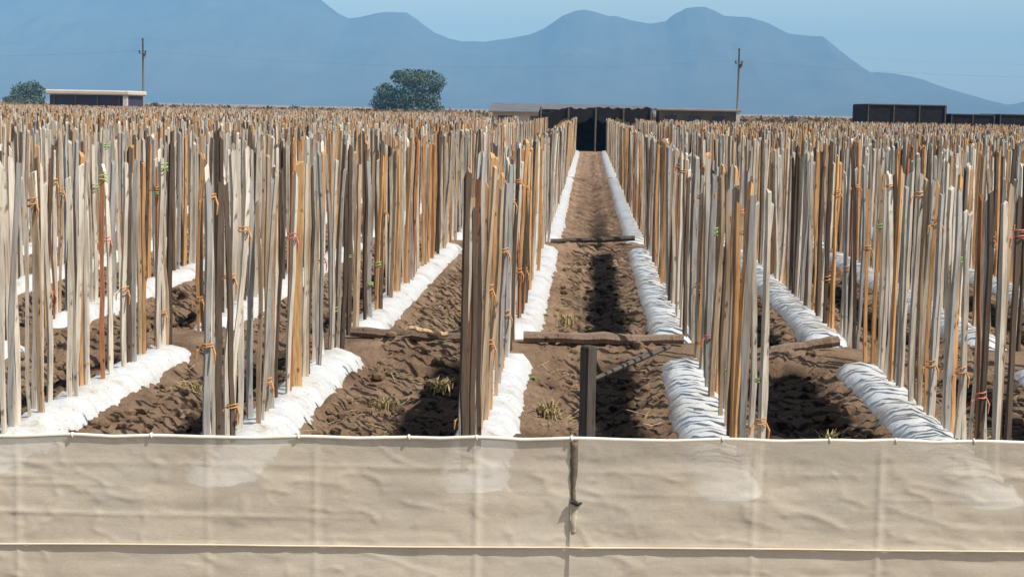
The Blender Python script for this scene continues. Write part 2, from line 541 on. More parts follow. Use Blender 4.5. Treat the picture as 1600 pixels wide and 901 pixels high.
ZMAX = build_mountains()
mb = MB().box((0, 4450, (ZMAX + 12 - 2) / 2), (17960, 10860, ZMAX + 12 + 2))
hm = bpy.data.materials.new('haze_air'); hm.use_nodes = True
ht = hm.node_tree; ht.nodes.clear()
pv = ht.nodes.new('ShaderNodeVolumePrincipled')
pv.inputs['Color'].default_value = (0.235, 0.55, 0.92, 1)
pv.inputs['Density'].default_value = 0.00018
pv.inputs['Anisotropy'].default_value = -0.3
ho = ht.nodes.new('ShaderNodeOutputMaterial'); ht.links.new(pv.outputs[0], ho.inputs['Volume'])
hz = mb.build('haze', hm)
tag(hz, 'thin blue haze over the plain in front of the mountains', 'haze', kind='stuff')

# ------------------------------------------------------------------ mulch beds
ORD = ['zeroth', 'first', 'second', 'third', 'fourth', 'fifth', 'sixth', 'seventh', 'eighth', 'ninth', 'tenth', 'eleventh', 'twelfth', 'thirteenth',
       'fourteenth', 'fifteenth', 'sixteenth', 'seventeenth', 'eighteenth', 'nineteenth']
TENS = {2: ('twentieth', 'twenty'), 3: ('thirtieth', 'thirty'), 4: ('fortieth', 'forty'), 5: ('fiftieth', 'fifty'), 6: ('sixtieth', 'sixty')}


def ordinal(n):
    if n < 20: return ORD[n]
    t, u = divmod(n, 10)
    return TENS[t][0] if u == 0 else TENS[t][1] + '-' + ORD[u]


def row_words(k):
    return (ordinal(-k), 'left') if k < 0 else (ordinal(k + 1), 'right')


def in_view(x, y, z, pad=0):
    a, b = px_of(x, y, z)
    return -pad < a < 1600 + pad


def build_bed(k, name, ya, yb):
    near = ya < 20
    st = 0.045 if ya < 16 else (0.10 if ya < 30 else (0.35 if ya < 50 else 0.8))
    ys = np.arange(ya, yb + st * 0.5, st)
    cr = np.array([(-0.31, -0.09), (-0.285, -0.01), (-0.25, 0.065), (-0.205, 0.135), (-0.14, 0.19), (0, 0.215), (0.14, 0.19), (0.205, 0.135), (0.25, 0.065), (0.285, -0.01), (0.31, -0.09)])
    cx = bed_x(k)
    wob = 0.05 * (fbm(ys * 0.5, ys * 0 + k * 3.1, 70, 3) - 0.45)
    end = np.clip(np.minimum(ys - ya, yb - ys) / 0.6, 0, 1) ** 0.6
    V = []
    for (u, h) in cr:
        wr = 0.045 * (fbm(ys * 3.1 + u * 2.5, ys * 0 + u * 3.0 + k * 7.7, 80, 4, True) - 0.5) + 0.035 * (fbm(ys * 15, ys * 0 + u * 6.0 + k, 90, 2) - 0.4)
        wr = wr + 0.045 * (fbm(ys * 9 + 40, ys * 0 + u * 9.0 + k * 3, 95, 3) - 0.45)
        wr = wr * (1.0 if near else 0.5) * (0.25 if abs(u) > 0.27 else 1)
        V.append(np.stack([cx + wob + u * (0.80 + 0.2 * end) * (1 + 1.4 * wr), ys, (h + wr + 0.03) * end - 0.03], 1))
    V = np.array(V).transpose(1, 0, 2)
    ny, nx = V.shape[:2]
    i = np.arange(nx * ny).reshape(ny, nx)
    f = np.stack([i[:-1, :-1].ravel(), i[:-1, 1:].ravel(), i[1:, 1:].ravel(), i[1:, :-1].ravel()], 1)
    loc = np.array([cx, ya, 0.0])
    me = pydata('mulch_bed', V.reshape(-1, 3) - loc, f, True)
    o = link('mulch_bed', me, [M_FILM]); o.location = loc
    w, side = row_words(k)
    tag(o, f'{name} stretch of white plastic mulch bed in the {w} row {side} of the central furrow', 'mulch bed', 'white plastic mulch beds')


for k in ROWS:
    for name, ya, yb in SECT:
        cx = bed_x(k)
        if any(in_view(cx, y, 0.2, 40) for y in np.linspace(ya, yb, 12)):
            build_bed(k, name, ya, yb)


# ------------------------------------------------------------------ stakes
def stake_geo(h, w, d, seed, rings=9, fat=1.0):
    r = random.Random(seed)
    v, f = [], []
    bx, by = r.uniform(-.026, .026), r.uniform(-.022, .022)
    tw = r.uniform(-0.4, 0.4); sw = r.choice([1, 1, 1.6, 2])
    for i in range(rings):
        t = i / (rings - 1)
        z = -0.28 + (h + 0.28) * t
        ox = bx * math.sin(t * math.pi * sw) + r.uniform(-.006, .006); oy = by * math.sin(t * math.pi)
        s = 1.0 + r.uniform(-.10, .10) - 0.10 * t
        a = tw * t
        for (sx, sy) in ((-1, -1), (1, -1), (1, 1), (-1, 1)):
            x, y = sx * w / 2 * s * r.uniform(.9, 1.1), sy * d / 2 * s * r.uniform(.9, 1.1)
            dz = r.uniform(-.05, .04) if i == rings - 1 else 0
            v.append((ox + x * math.cos(a) - y * math.sin(a), oy + x * math.sin(a) + y * math.cos(a), z + dz))
    for i in range(rings - 1):
        for q in range(4):
            q2 = (q + 1) % 4
            f.append([i * 4 + q, i * 4 + q2, i * 4 + 4 + q2, i * 4 + 4 + q])
    f.append([0, 3, 2, 1]); n = (rings - 1) * 4; f.append([n, n + 1, n + 2, n + 3])
    return v, f


PROTO = []     # [colour][variant] shared stake meshes
for ci, (nm, c, w_) in enumerate(WOODS):
    lst = []
    for q in range(8):
        v, f = stake_geo(1.87 + 0.03 * (q - 3.5), random.choice([.026, .031, .035, .039, .044]), random.uniform(.028, .038), ci * 10 + q)
        me = pydata('stake', v, f); me.materials.append(WM[ci]); lst.append(me)
    PROTO.append(lst)
v, f = stake_geo(1.95, 0.085, 0.045, 991)
FAT = pydata('stake', v, f); FAT.materials.append(wood('plank_timber', (0.56, 0.34, 0.16)))

weights = np.array([w for _, _, w in WOODS]); weights = weights / weights.sum()
w_org = np.array([.14, .06, .22, .32, .18, .04, .04])
cand = []
for k in ROWS:
    y = 10.55 + rng.uniform(-.1, .1)
    yend = Y1 - 0.3 if -6 <= k <= 8 else (160.0 if k < 0 else 124.0)
    while y < yend:
        x = bed_x(k) + (0.17 if k >= 0 else (-0.06 if k == -1 else -0.05)) + rng.choice([-0.04, 0.04]) + rng.normal(0, 0.016)
        if all(abs(y - b) > 0.35 for b in BUNDS):
            wts = w_org if (k == -2 and 17 < y < 30) or (k == -1 and 11.4 < y < 14) or (y > 40 and rng.random() < 0.48) else weights
            ci = int(rng.choice(len(WOODS), p=wts))
            px, py = px_of(x, y, 1.2)
            if -260 < px < 1860:
                cand.append(dict(k=k, x=x, y=y, ci=ci, q=int(rng.integers(8)), rz=rng.uniform(-.5, .5) + 0.35, tx=rng.normal(0, .018), ty=rng.normal(0, .018),
                                 sc=rng.uniform(.95, 1.06), vis=-10 < px < 1610))
        y += (0.155 if y < 60 else 0.30) + rng.uniform(-.07, .07)
cand.sort(key=lambda c: c['y'])
vis = [c for c in cand if c['vis']]
single = vis[:296]
ids = set(id(c) for c in single)
rest = [c for c in cand if id(c) not in ids]

# one fat plank stake in the second row left of the furrow
fatc = min((c for c in single if c['k'] == -2), key=lambda c: abs(c['y'] - 13.4))
fatc['fat'] = True
count = {}
STK = {}
for c in single:
    k = c['k']; count[k] = count.get(k, 0) + 1
    me = FAT if c.get('fat') else PROTO[c['ci']][c['q']]
    o = bpy.data.objects.new('stake', me); COL.objects.link(o)
    o.location = (c['x'], c['y'], 0.2)
    o.rotation_euler = (c['tx'], c['ty'], 0.2 if c.get('fat') else c['rz'])
    o.scale = (1, 1, c['sc'])
    w, side = row_words(k)
    nm = 'wide orange plank' if c.get('fat') else WOODS[c['ci']][0]
    tag(o, f'{nm} stake, {ordinal(count[k])} in view along the {w} row {side} of the central furrow', 'stake', 'wooden stakes in the mulch beds')
    STK.setdefault(k, []).append(o)

# the many stakes farther back
SV, SF, SM = [], [], []
for c in rest:
    far = c['y'] > 45
    v, f = stake_geo(1.88 * c['sc'], 0.043, 0.037, int(c['y'] * 1000) % 99991, 2 if far else 4)
    ca, sa = math.cos(c['rz']), math.sin(c['rz'])
    b = len(SV)
    for (x, y, z) in v:
        SV.append((c['x'] + x * ca - y * sa + z * c['ty'], c['y'] + x * sa + y * ca - z * c['tx'], 0.2 + z))
    SF += [[b + i for i in q] for q in f]; SM += [c['ci']] * len(f)
me = pydata('distant_stakes', SV, SF, midx=SM)
tag(link('distant_stakes', me, WM), 'dense mass of weathered wooden stakes filling the far field', 'stakes', kind='stuff')


# tags and twine tied to single stakes
def band(name, stake, z, material, label, cat, r=0.036, h=0.05, tails=True):
    l = stake.location
    zz = l.z + z
    rr = stake.rotation_euler
    ox, oy = l.x + z * rr.y, l.y - z * rr.x
    m = MB()
    pts = []
    for i in range(25):
        a = i / 24 * 2 * math.pi * 2
        pts.append((ox + r * math.cos(a), oy + r * math.sin(a), zz + h * (i / 24 - .5) + random.uniform(-.004, .004)))
    m.tube(pts, 0.006, 5)
    if tails and material is not M_LIME:
        m.tube([(ox + r, oy - .01, zz), (ox + r + .02, oy - .03, zz - .05), (ox + r + .015, oy - .035, zz - .12)], [.006, .009, .004], 5)
        m.tube([(ox - r, oy - .02, zz), (ox - r - .03, oy - .03, zz - .03), (ox - r - .035, oy - .03, zz - .09)], [.006, .009, .004], 5)
    tag(m.build(name, material), label, cat)


def nearest_stake(px, py, Ymin=10, Ymax=40):
    best = None
    for lst in STK.values():
        for o in lst:
            if Ymin < o.location.y < Ymax:
                a, b = px_of(o.location.x, o.location.y, o.location.z + 1.0)
                dd = abs(a - px)
                if best is None or dd < best[0]: best = (dd, o)
    return best[1]


for (px, zz, mt, lab, ya, yb) in [(192, 1.86, M_LIME, 'lime green twine knotted round a stake top in the left part of the field', 16, 24),
                                  (170, 1.2, M_RED, 'red tape tied round the middle of a stake at the left', 11, 16),
                                  (1350, 1.1, M_ORG, 'orange twine wound round a stake at the right, low down', 13, 17),
                                  (1160, 1.5, M_ORG, 'orange twine wound round a stake just right of the central furrow', 11, 16),
                                  (765, 1.72, M_LIME, 'lime green twine near the top of a stake just left of the central furrow', 10, 14),
                                  (1210, 1.6, M_RED, 'red tape tied high on a stake in the second row right of the furrow', 13, 24)]:
    band('twine' if mt is not M_RED else 'tape', nearest_stake(px, 0, ya, yb), zz, mt, lab, 'twine' if mt is not M_RED else 'tape')

rt = random.Random(5)
allst = [(k, i, o) for k, l in STK.items() for i, o in enumerate(l) if o.location.y < 26]
for k, i, o in rt.sample(allst, 95):
    w, side = row_words(k)
    mt, cw = rt.choice([(M_ORG, 'orange'), (M_ORG, 'orange'), (M_ORG, 'orange'), (M_ORG, 'orange'), (M_LIME, 'lime green'), (M_RED, 'red')])
    band('twine', o, rt.choice([rt.uniform(.25, .8), rt.uniform(.9, 1.8)]), mt, f'{cw} twine tied to the {ordinal(i + 1)} stake in view, {w} row {side} of the furrow', 'twine', h=rt.uniform(.03, .09))

# ------------------------------------------------------------------ mesh fence in front
def fence_y(x): return 8.0 + 0.049 * (x + 0.35)


FZ = [(at(0, 677, fence_y(-2.9)).z), (at(1600, 689, fence_y(2.2)).z)]


def fence_top(x): return np.interp(x, [-2.9, 2.2], FZ)


TIES_PX = [-230, -60, 125, 245, 470, 640, 745, 893, 1130, 1300, 1405, 1530, 1720, 1900]
TIES = [at(p, 683, 8.0).x for p in TIES_PX]
XSEAM = at(898, 740, 8.0).x


def sag(x):
    d = np.min(np.abs(np.asarray(x)[..., None] - np.array(TIES)), axis=-1)
    return 0.009 * np.clip(d / 0.25, 0, 1) ** 1.2


BZ = [at(0, 848, fence_y(-2.9)).z, at(1600, 859, fence_y(2.2)).z]


def batten_z(X): return BZ[0] + (BZ[1] - BZ[0]) * (np.asarray(X) + 2.9) / 5.1 + 0.003 * np.sin(np.asarray(X) * 2.1)


def fence_d(X, Zr, top):
    X = np.asarray(X, float); Zr = np.asarray(Zr, float)
    zb = batten_z(X)
    d = 0.022 * (fbm(X * 1.3, Zr * 1.1 + 2, 101, 3) - 0.45)
    d += 0.014 * (fbm(X * 1.2, Zr * 5.0, 111, 2, True) - 0.5)                # horizontal creases
    d += 0.007 * (fbm(X * 3.0 + Zr * 4, Zr * 5 - X * 2, 121, 2, True) - 0.5)      # diagonal crumples
    w1 = fbm(X * 4 + 0.8 * fbm(X * 3, Zr * 3, 5, 2), Zr * 9 + X * 2.0, 131, 2, True)
    w2 = fbm(X * 9 - Zr * 7, Zr * 11 + X * 5, 141, 2, True)
    d += -0.012 * np.clip(w1 - 0.56, 0, 1) ** 1.3 * 3.2 - 0.004 * np.clip(w2 - 0.60, 0, 1) * 3   # sharp small wrinkles
    for px, amp in ((495, .016), (745, .022), (1180, .018), (1380, .022), (330, .012), (1640, .02), (40, .018)):
        xv = at(px, 740, 8.0).x
        d += -0.20 * amp * np.exp(-((X - xv) / 0.014) ** 2) + amp * 0.07 * np.exp(-((X - xv - 0.04) / 0.02) ** 2)
    d -= 0.004 * np.exp(-((Zr - zb) / 0.014) ** 2)
    for py_, am in ((733, .006), (812, .005), (768, .003)):
        zf = at(800, py_, 8.0).z + 0.004 * np.sin(X * 1.7 + py_) + 0.008 * (fbm(X * 2.2, X * 0 + py_, 151, 2) - 0.5)
        d += -am * np.exp(-((Zr - zf) / 0.010) ** 2) * np.clip(2.4 * (fbm(X * 1.1, X * 0 + py_ * .1, 161, 2) - 0.25), 0, 1)
    return (d + 0.010) * np.clip((top - Zr) / 0.12, 0.0, 1) - 0.011


def fence_panel(xa, xb, seam_side, yoff, parent):
    xs = np.linspace(xa, xb, int((xb - xa) / 0.012))
    zs = np.linspace(0, 1, 84)
    X, T = np.meshgrid(xs, zs)
    top = fence_top(X) - sag(X)
    Zr = T * top
    if seam_side:      # the seam gapes in its upper third
        g = 0.014 * np.clip((Zr - 0.66) / 0.1, 0, 1)
        k = np.clip(1 - np.abs(X - (xb if seam_side > 0 else xa)) / 0.12, 0, 1)
        X = X - seam_side * (g * k) + seam_side * 0.018 * k * (Zr < 0.62)
    d = fence_d(X, Zr, top)
    Y = fence_y(X) + d + yoff
    v = np.stack([X.ravel(), Y.ravel(), Zr.ravel() + 0.0], 1)
    ny, nx = X.shape
    i = np.arange(nx * ny).reshape(ny, nx)
    f = np.stack([i[:-1, :-1].ravel(), i[:-1, 1:].ravel(), i[1:, 1:].ravel(), i[1:, :-1].ravel()], 1)
    return link('cloth_panel', pydata('cloth_panel', v, f, True), [M_CLOTH], parent)


FX0, FX1 = -9.0, 8.0
fe = empty('mesh_fence', (0, 0, 0))
tag(fe, 'long low windbreak fence of beige shade cloth across the front of the field', 'fence')
fence_panel(FX0, XSEAM, 1, 0.0, fe)
fence_panel(XSEAM, FX1, -1, -0.012, fe)
xs = np.arange(FX0, FX1, 0.03)
MB().tube([(x, fence_y(x) - 0.012, float(fence_top(x) - sag(np.array([x]))[0] + 0.002 * math.sin(x * 9))) for x in xs], 0.0105, 8).build('top_hem', M_HEM, fe, True)
bz = batten_z(xs); bd = fence_d(xs, bz, fence_top(xs))
bd = np.convolve(np.pad(bd, 4, mode='edge'), np.ones(9) / 9, 'valid')
MB().tube([(x, fence_y(x) - 0.006 - 0.012 * min(1, max(0, (x - XSEAM + .05) / .1)) + d_, z_) for x, z_, d_ in zip(xs, bz, bd)], 0.0055, 6).build('lower_batten', M_BATTEN, fe, True)
for x in TIES:
    y, z = fence_y(x), float(fence_top(x))
    m = MB(); m.tube([(x + .003 * math.sin(a * 2), y - 0.012 + 0.013 * math.sin(a), z + 0.013 * math.cos(a)) for a in np.linspace(0, 6.28, 13)], 0.0035, 5)
    m.build('cable_tie', M_HEM, fe)
for x in np.arange(-8.6, 8, 3.6):
    xx = x + 0.55
    MB().box((xx, fence_y(xx) + 0.09, 0.42), (0.05, 0.05, 0.94)).build('fence_picket', M_POST, fe, bevel=0.006)
zk = at(901, 786, 8.0).z


def seam_strip(name, z0, z1, w0, w1, material, off):
    m = MB(); zz = np.linspace(z0, z1, 14); r = random.Random(3)
    for i, z in enumerate(zz):
        t = i / 13; w = w0 + (w1 - w0) * t; j = r.uniform(-.003, .003)
        y = fence_y(XSEAM) + float(fence_d(np.array([XSEAM]), np.array([z]), fence_top(np.array([XSEAM])))[0]) - off
        for x, dy in ((-w, .004), (-w * .3, -.004), (w * .4, -.003), (w, .005)): m.v.append((XSEAM + x + j, y + dy, z))
    for i in range(13):
        for q in range(3): m.f.append([i * 4 + q, i * 4 + q + 1, i * 4 + q + 5, i * 4 + q + 4])
    o = m.build(name, material, fe, True); o.modifiers.new('solid', 'SOLIDIFY').thickness = .003


seam_strip('seam_strap', zk, float(fence_top(XSEAM)) - .02, .016, .028, M_STRAP, .009)
seam_strip('seam_tape', 0.45, zk - .012, .020, .024, M_TAPE, .012)
m = MB(); y_ = fence_y(XSEAM) + .008
m.tube([(XSEAM - .018, y_ - .028, zk + .006), (XSEAM - .002, y_ - .036, zk + .012), (XSEAM + .020, y_ - .03, zk - .004), (XSEAM + .040, y_ - .024, zk + .004)], [.008, .015, .011, .004], 7)
m.build('seam_knot', M_DARK, fe, True)

# ------------------------------------------------------------------ timber post and rails across the furrows
pt = at(920, 540, 10.7)
me_p = MB()
cx, cy = pt.x, 10.7
hw = 0.056
pts = [(-hw, 0), (0, -hw), (hw, 0), (0, hw)]
lv = [(-0.3, 1), (0.3, 1.02), (0.7, .97), (1.0, 1), (pt.z - .01, .97), (pt.z, .85)]
v, f = [], []
for z, s in lv:
    for x, y in pts: v.append((x * s, y * s, z))
for i in range(len(lv) - 1):
    for q in range(4): f.append([i * 4 + q, i * 4 + (q + 1) % 4, i * 4 + 4 + (q + 1) % 4, i * 4 + 4 + q])
n = (len(lv) - 1) * 4; f.append([n, n + 1, n + 2, n + 3])
po = link('timber_post', pydata('timber_post', v, f), [M_POST]); po.location = (cx, cy, 0); po.rotation_euler = (0, 0, 0.0)
tag(po, 'short dark square timber post standing in the central furrow behind the fence', 'post')


def rail(pa, pb, Y, r, label, material=M_LOG, name='timber_rail'):
    a, b = at(*pa, Y), at(*pb, Y + random.uniform(-.1, .1))
    m = MB(); n_ = 9
    pts = [a.lerp(b, i / (n_ - 1)) + Vector((0, random.uniform(-.01, .01), random.uniform(-.010, .010))) for i in range(n_)]
    m.tube(pts, [r * random.uniform(.85, 1.12) for _ in pts], 7)
    tag(m.build(name, material), label, 'rail')


rail((818, 527), (1068, 531), 16.6, 0.062, 'brown timber rail lying level across the central furrow behind the post')
rail((548, 518), (742, 530), 16.6, 0.055, 'brown timber rail across the furrow left of the post, paler split wood beside it')
rail((640, 512), (700, 523), 16.4, 0.028, 'short pale split pole lying on the timber rail left of the central stakes', M_LOGT, 'split_pole')
rail((1206, 549), (1310, 533), 16.6, 0.058, 'brown timber rail across the furrow on the right, beside the shaded soil')
rail((860, 377), (992, 372), 29.4, 0.050, 'farther dark timber rail lying across the central furrow', M_POST)
m = MB(); m.tube([at(1046, 541, 14.6), at(1000, 562, 14.2) + Vector((0, 0, .01)), at(928, 592, 13.4)], [.022, .028, .018], 6)  # thin dark tube laid along a slanting line
tag(m.build('bar', M_TAR), 'thin dark stick slanting down from the rail into the central furrow', 'bar')


# ------------------------------------------------------------------ weeds and dry tufts
def tuft(px, py, Y, n, h, material, name, label, cat, group, broad=False):
    p = at(px, py, Y)
    z, _ = ground_z(np.array([p.x]), np.array([Y]))
    m = MB()
    for i in range(n):
        a = random.uniform(0, 6.28); l = h * random.uniform(.5, 1.1); sp = random.uniform(.2, .9) * h
        w = (0.012 if broad else 0.007) * random.uniform(.7, 1.3)
        bx, by = random.gauss(0, h * .25), random.gauss(0, h * .25)
        d = Vector((math.cos(a), math.sin(a), 0)); s = Vector((-d.y, d.x, 0))
        p0 = Vector((bx, by, -.03)); p1 = p0 + d * sp * .4 + Vector((0, 0, l * .7)); p2 = p0 + d * sp + Vector((0, 0, l * (.75 if broad else .9)))
        m.quad(p0 - s * w * .4, p0 + s * w * .4, p1 + s * w, p1 - s * w)
        m.quad(p1 - s * w, p1 + s * w, p2 + s * w * .15, p2 - s * w * .15)
    o = m.build(name, material); o.location = (p.x, Y, float(z[0]))
    tag(o, label, cat, group)


W_ = [(852, 468, 19.5, 'green weed at the right edge of the white bed just left of the central furrow'),
      (868, 380, 28.8, 'small green weed by the farther rail, left edge of the central furrow'),
      (1030, 516, 17.2, 'green weed behind the middle rail at the foot of the right white bed'),
      (736, 352, 31.5, 'green weed at the far end of the white bed left of the tall stakes'),
      (832, 566, 14.9, 'small green weed on the near white bed beside the central stakes'),
      (1556, 684, 11.5, 'bright green weed by the fence top at the far right corner'),
      (54, 676, 12.0, 'yellow green weed by the fence top at the far left corner'),
      (1262, 490, 18.5, 'green weed under the white bed right of the tall right stakes')]
for a, b, Y, lab in W_: tuft(a, b, Y, 30, 0.07, M_WEED, 'weed', lab, 'weed', 'green weeds along the beds', True)
D_ = [(885, 480, 18.8, 'big tuft of dry yellow grass in the central furrow behind the rail'),
      (940, 505, 17.6, 'small tuft of dry grass just behind the middle of the rail'),
      (600, 600, 13.6, 'dry straw tuft on the lit soil left of the tall central stakes'),
      (690, 575, 14.4, 'dry straw tuft beside the shade-dark soil left of the central stakes'),
      (860, 620, 13.3, 'dry grass tuft left of the timber post in the central furrow'),
      (300, 590, 14.2, 'dry grass tuft on the soil left of the tallest left stakes'),
      (1300, 640, 12.8, 'dry straw tuft in the furrow right of the tall right stakes')]
for a, b, Y, lab in D_: tuft(a, b, Y, 60, 0.17, M_DRY, 'dry_tuft', lab, 'dry grass', 'tufts of dry grass in the furrows')


# ------------------------------------------------------------------ far trees and bushes
def crown_mesh(lobes, n, leaf, seed, squash=1.0):
    g = np.random.default_rng(seed)
    vol = np.array([l[3] * l[4] * l[5] for l in lobes]) ** 0.75; vol = vol / vol.sum()
    V, Fc = [], []
    li = g.choice(len(lobes), n, p=vol)
    d = g.normal(size=(n, 3)); d /= np.linalg.norm(d, axis=1)[:, None]
    r = (0.35 + 0.72 * g.random(n) ** 0.6) * (1 + 0.55 * (fbm(d[:, 0] * 3 + li * 5, d[:, 2] * 3 + d[:, 1] * 2, seed, 3) - 0.3))
    L = np.array(lobes)
    P = L[li, :3] + d * r[:, None] * L[li, 3:6]
    nn = d * 0.6 + g.normal(size=(n, 3)) * 0.6 + np.array([0, 0, .3]); nn /= np.linalg.norm(nn, axis=1)[:, None]
    a = np.cross(nn, g.normal(size=(n, 3))); a /= np.linalg.norm(a, axis=1)[:, None]
    b = np.cross(nn, a)
    sz = leaf * (0.6 + 0.8 * g.random(n))[:, None]
    Q = np.stack([P - a * sz, P + b * sz * .55, P + a * sz, P - b * sz * .55], 1)
    Fc = np.arange(n * 4).reshape(n, 4)
    return pydata('crown', Q.reshape(-1, 3), Fc)


def tree(name, base, lobes, trunk_paths, n, leaf, material, label, cat, seed, group=None):
    t = empty(name, base)
    tag(t, label, cat, group)
    link('crown', crown_mesh(lobes, n, leaf, seed), [material], t)
    m = MB()
    for pts, rs in trunk_paths: m.tube(pts, rs, 7)
    m.build('trunk', M_BARK, t, True)
    return t


# lone tree left of the centre; local units are photo pixels at its distance
TY = 480.0
u_ = TY / F
b0 = at(640, 175, TY); bx_ = b0.x


def tl(px, py, rx, rz, ry=None):
    p = at(px, py, TY)
    return (p.x - bx_, random.uniform(-2, 2), p.z, rx * u_, (ry or rx) * u_, rz * u_)


lob = [tl(668, 128, 24, 17), tl(640, 122, 24, 13), tl(622, 117, 11, 7), tl(605, 142, 17, 11), tl(600, 160, 20, 13), tl(640, 150, 26, 18), tl(668, 155, 20, 13),
       tl(650, 170, 34, 14), tl(610, 174, 26, 12), tl(682, 136, 10, 10), tl(685, 172, 10, 8)]
tree('lone_tree', (bx_, TY, 0), lob, [([(0, 0, -.2), (.2, 0, 2.2), (-.3, 0, 4.5), (.5, .2, 7)], [.8, .6, .4, .1]), ([(.1, 0, 2), (-2.6, .3, 4.4), (-4, .3, 5.6)], [.3, .18, .06]), ([(.1, 0, 2.4), (2.5, -.3, 5.5), (3.6, -.3, 7.5)], [.3, .2, .06])],
     9500, .40, M_LEAFD, 'lone dark green tree with a lopsided crown standing beyond the field', 'tree', 5)
b1 = at(42, 160, TY)
bx_ = b1.x
lob = [tl(30, 146, 14, 13), tl(46, 140, 17, 13), tl(58, 146, 12, 15), tl(40, 160, 30, 12), tl(18, 158, 12, 8), tl(60, 160, 12, 10)]
tree('flat_topped_tree', (bx_, TY, 0), lob, [([(0, 0, -.2), (.1, 0, 1.8), (.3, 0, 3.8)], [.4, .3, .12]), ([(0, 0, 1.5), (-1.6, 0, 3.2)], [.2, .07])],
     4200, .38, M_LEAFD, 'smaller flat topped tree at the far left beside the white roofed shed', 'tree', 8)
BUSH = [(1215, 184, 12, 5, 'low dark bush left end of the hedge line left of the black net house'), (1243, 183, 9, 9, 'pointed dark bush in the hedge line left of the black net house'),
        (1262, 186, 11, 5, 'small round dark bush just right of the pointed bush on the horizon'), (1288, 187, 12, 5, 'low dark bush in the middle of the hedge line left of the net house'),
        (1318, 188, 14, 6, 'low dark bush right beside the black net house'), (420, 168, 13, 7, 'dark bush on the horizon left of the lone tree, nearest to it but one'),
        (460, 168, 10, 9, 'rounded bush on the horizon, halfway between utility pole and lone tree'), (525, 170, 9, 6, 'small bush on the horizon just left of the lone tree'), (240, 160, 9, 8, 'small bush at the foot of the left utility pole'), (715, 176, 9, 5, 'tiny bush on the horizon right of the lone tree')]
for i, (px, py, rx, rz, lab) in enumerate(BUSH):
    p = at(px + random.uniform(-5, 5), py + random.uniform(5, 8), 420.0); rz *= .7; rx *= random.uniform(.8, 1.6); k_ = 420.0 / F
    lobes = [(random.uniform(-.5, .5) * rx * k_, random.uniform(-1, 1), p.z + random.uniform(-.3, .4) * rz * k_, rx * k_ * random.uniform(.5, .8), rx * k_ * .6, rz * k_ * random.uniform(.7, 1.1)) for _ in range(4)]
    lobes.append((0, 0, max(p.z - 1, .8) * .6, rx * k_ * 1.0, rx * k_ * .7, max(p.z, 1.2) * .55))
    tree('bush', (p.x, 420.0, 0), lobes, [([(0, 0, -.2), (.1, 0, 1.4), (0, .1, 2.2)], [.16, .12, .05])], 700, .28, M_LEAFF, lab, 'bush', 20 + i, 'bushes along the horizon')


# dry scrub on the plain beyond the field: one mass of small clumps
g_ = np.random.default_rng(77)
n = 9000
sy = 190 + 330 * g_.random(n) ** 1.3
sx = (g_.random(n) * 0.80 - 0.44) * sy
hgt = (1.0 + 1.35 * fbm(sx * 0.06, sy * 0.05, 171, 3)) * g_.random(n) ** 0.6 + 0.15
dirn = g_.normal(size=(n, 3)); dirn /= np.linalg.norm(dirn, axis=1)[:, None]
oth = np.cross(dirn, g_.normal(size=(n, 3))); oth /= np.linalg.norm(oth, axis=1)[:, None]
szs = (0.25 + 0.5 * g_.random(n))[:, None]
P = np.stack([sx, sy, hgt], 1)
V = np.stack([P - dirn * szs, P + oth * szs * .6, P + dirn * szs, P - oth * szs * .6], 1)
V[..., 2] = np.maximum(V[..., 2], 0.02)
M_SCRUB = leaf_mat('scrub_leaf', (0.10, 0.075, 0.045), (0.20, 0.145, 0.085))
tag(link('dry_scrub', pydata('dry_scrub', V.reshape(-1, 3), np.arange(n * 4).reshape(n, 4)), [M_SCRUB]), 'low brown scrub covering the plain beyond the stakes', 'scrub', kind='stuff')

# ------------------------------------------------------------------ far sheds
def frame_of(x0, x1, ytop, Y):
    a, b = at(x0, ytop, Y), at(x1, ytop, Y)
    return a.x, b.x, (a.z + b.z) / 2


# white roofed shed at the far left
Y = 170.0
xa, xb, zt = frame_of(76, 200, 139, Y)
xe = at(192, 139, Y).x
sh = empty('white_roof_shed', ((xa + xb) / 2, Y, 0)); ox = (xa + xb) / 2
tag(sh, 'open sided shed with white roof edge and dark blue side at the far left', 'shed')
zt -= .1
MB().box((0, 3.0, zt - .28), (xb - xa + .5, 7.0, .5)).build('roof', M_WROOF, sh, bevel=.12)
MB().box(((xa + xe) / 2 - ox, 0.15, (zt - .55) / 2 + .1), (xe - xa - .2, .2, zt - .75)).build('side_wall', M_DKWALL, sh)
MB().box((xe - ox + .3, -.1, (zt - .54) / 2), (.45, .5, zt - .54)).build('pillar', M_LWALL, sh, bevel=.02)
MB().box((xb - ox - .2, 3.0, (zt - .54) / 2), (.2, 6.2, zt - .54)).build('end_wall', M_DKWALL, sh)
MB().box((0, 6.2, (zt - .54) / 2), (xb - xa - .5, .2, zt - .54)).build('back_wall', M_DKWALL, sh)
for i in range(4):
    MB().box((xa - ox + .6 + i * (xe - xa - 1.0) / 3, -.05, (zt - .54) / 2), (.14, .14, zt - .54)).build('post', M_BRWALL, sh)

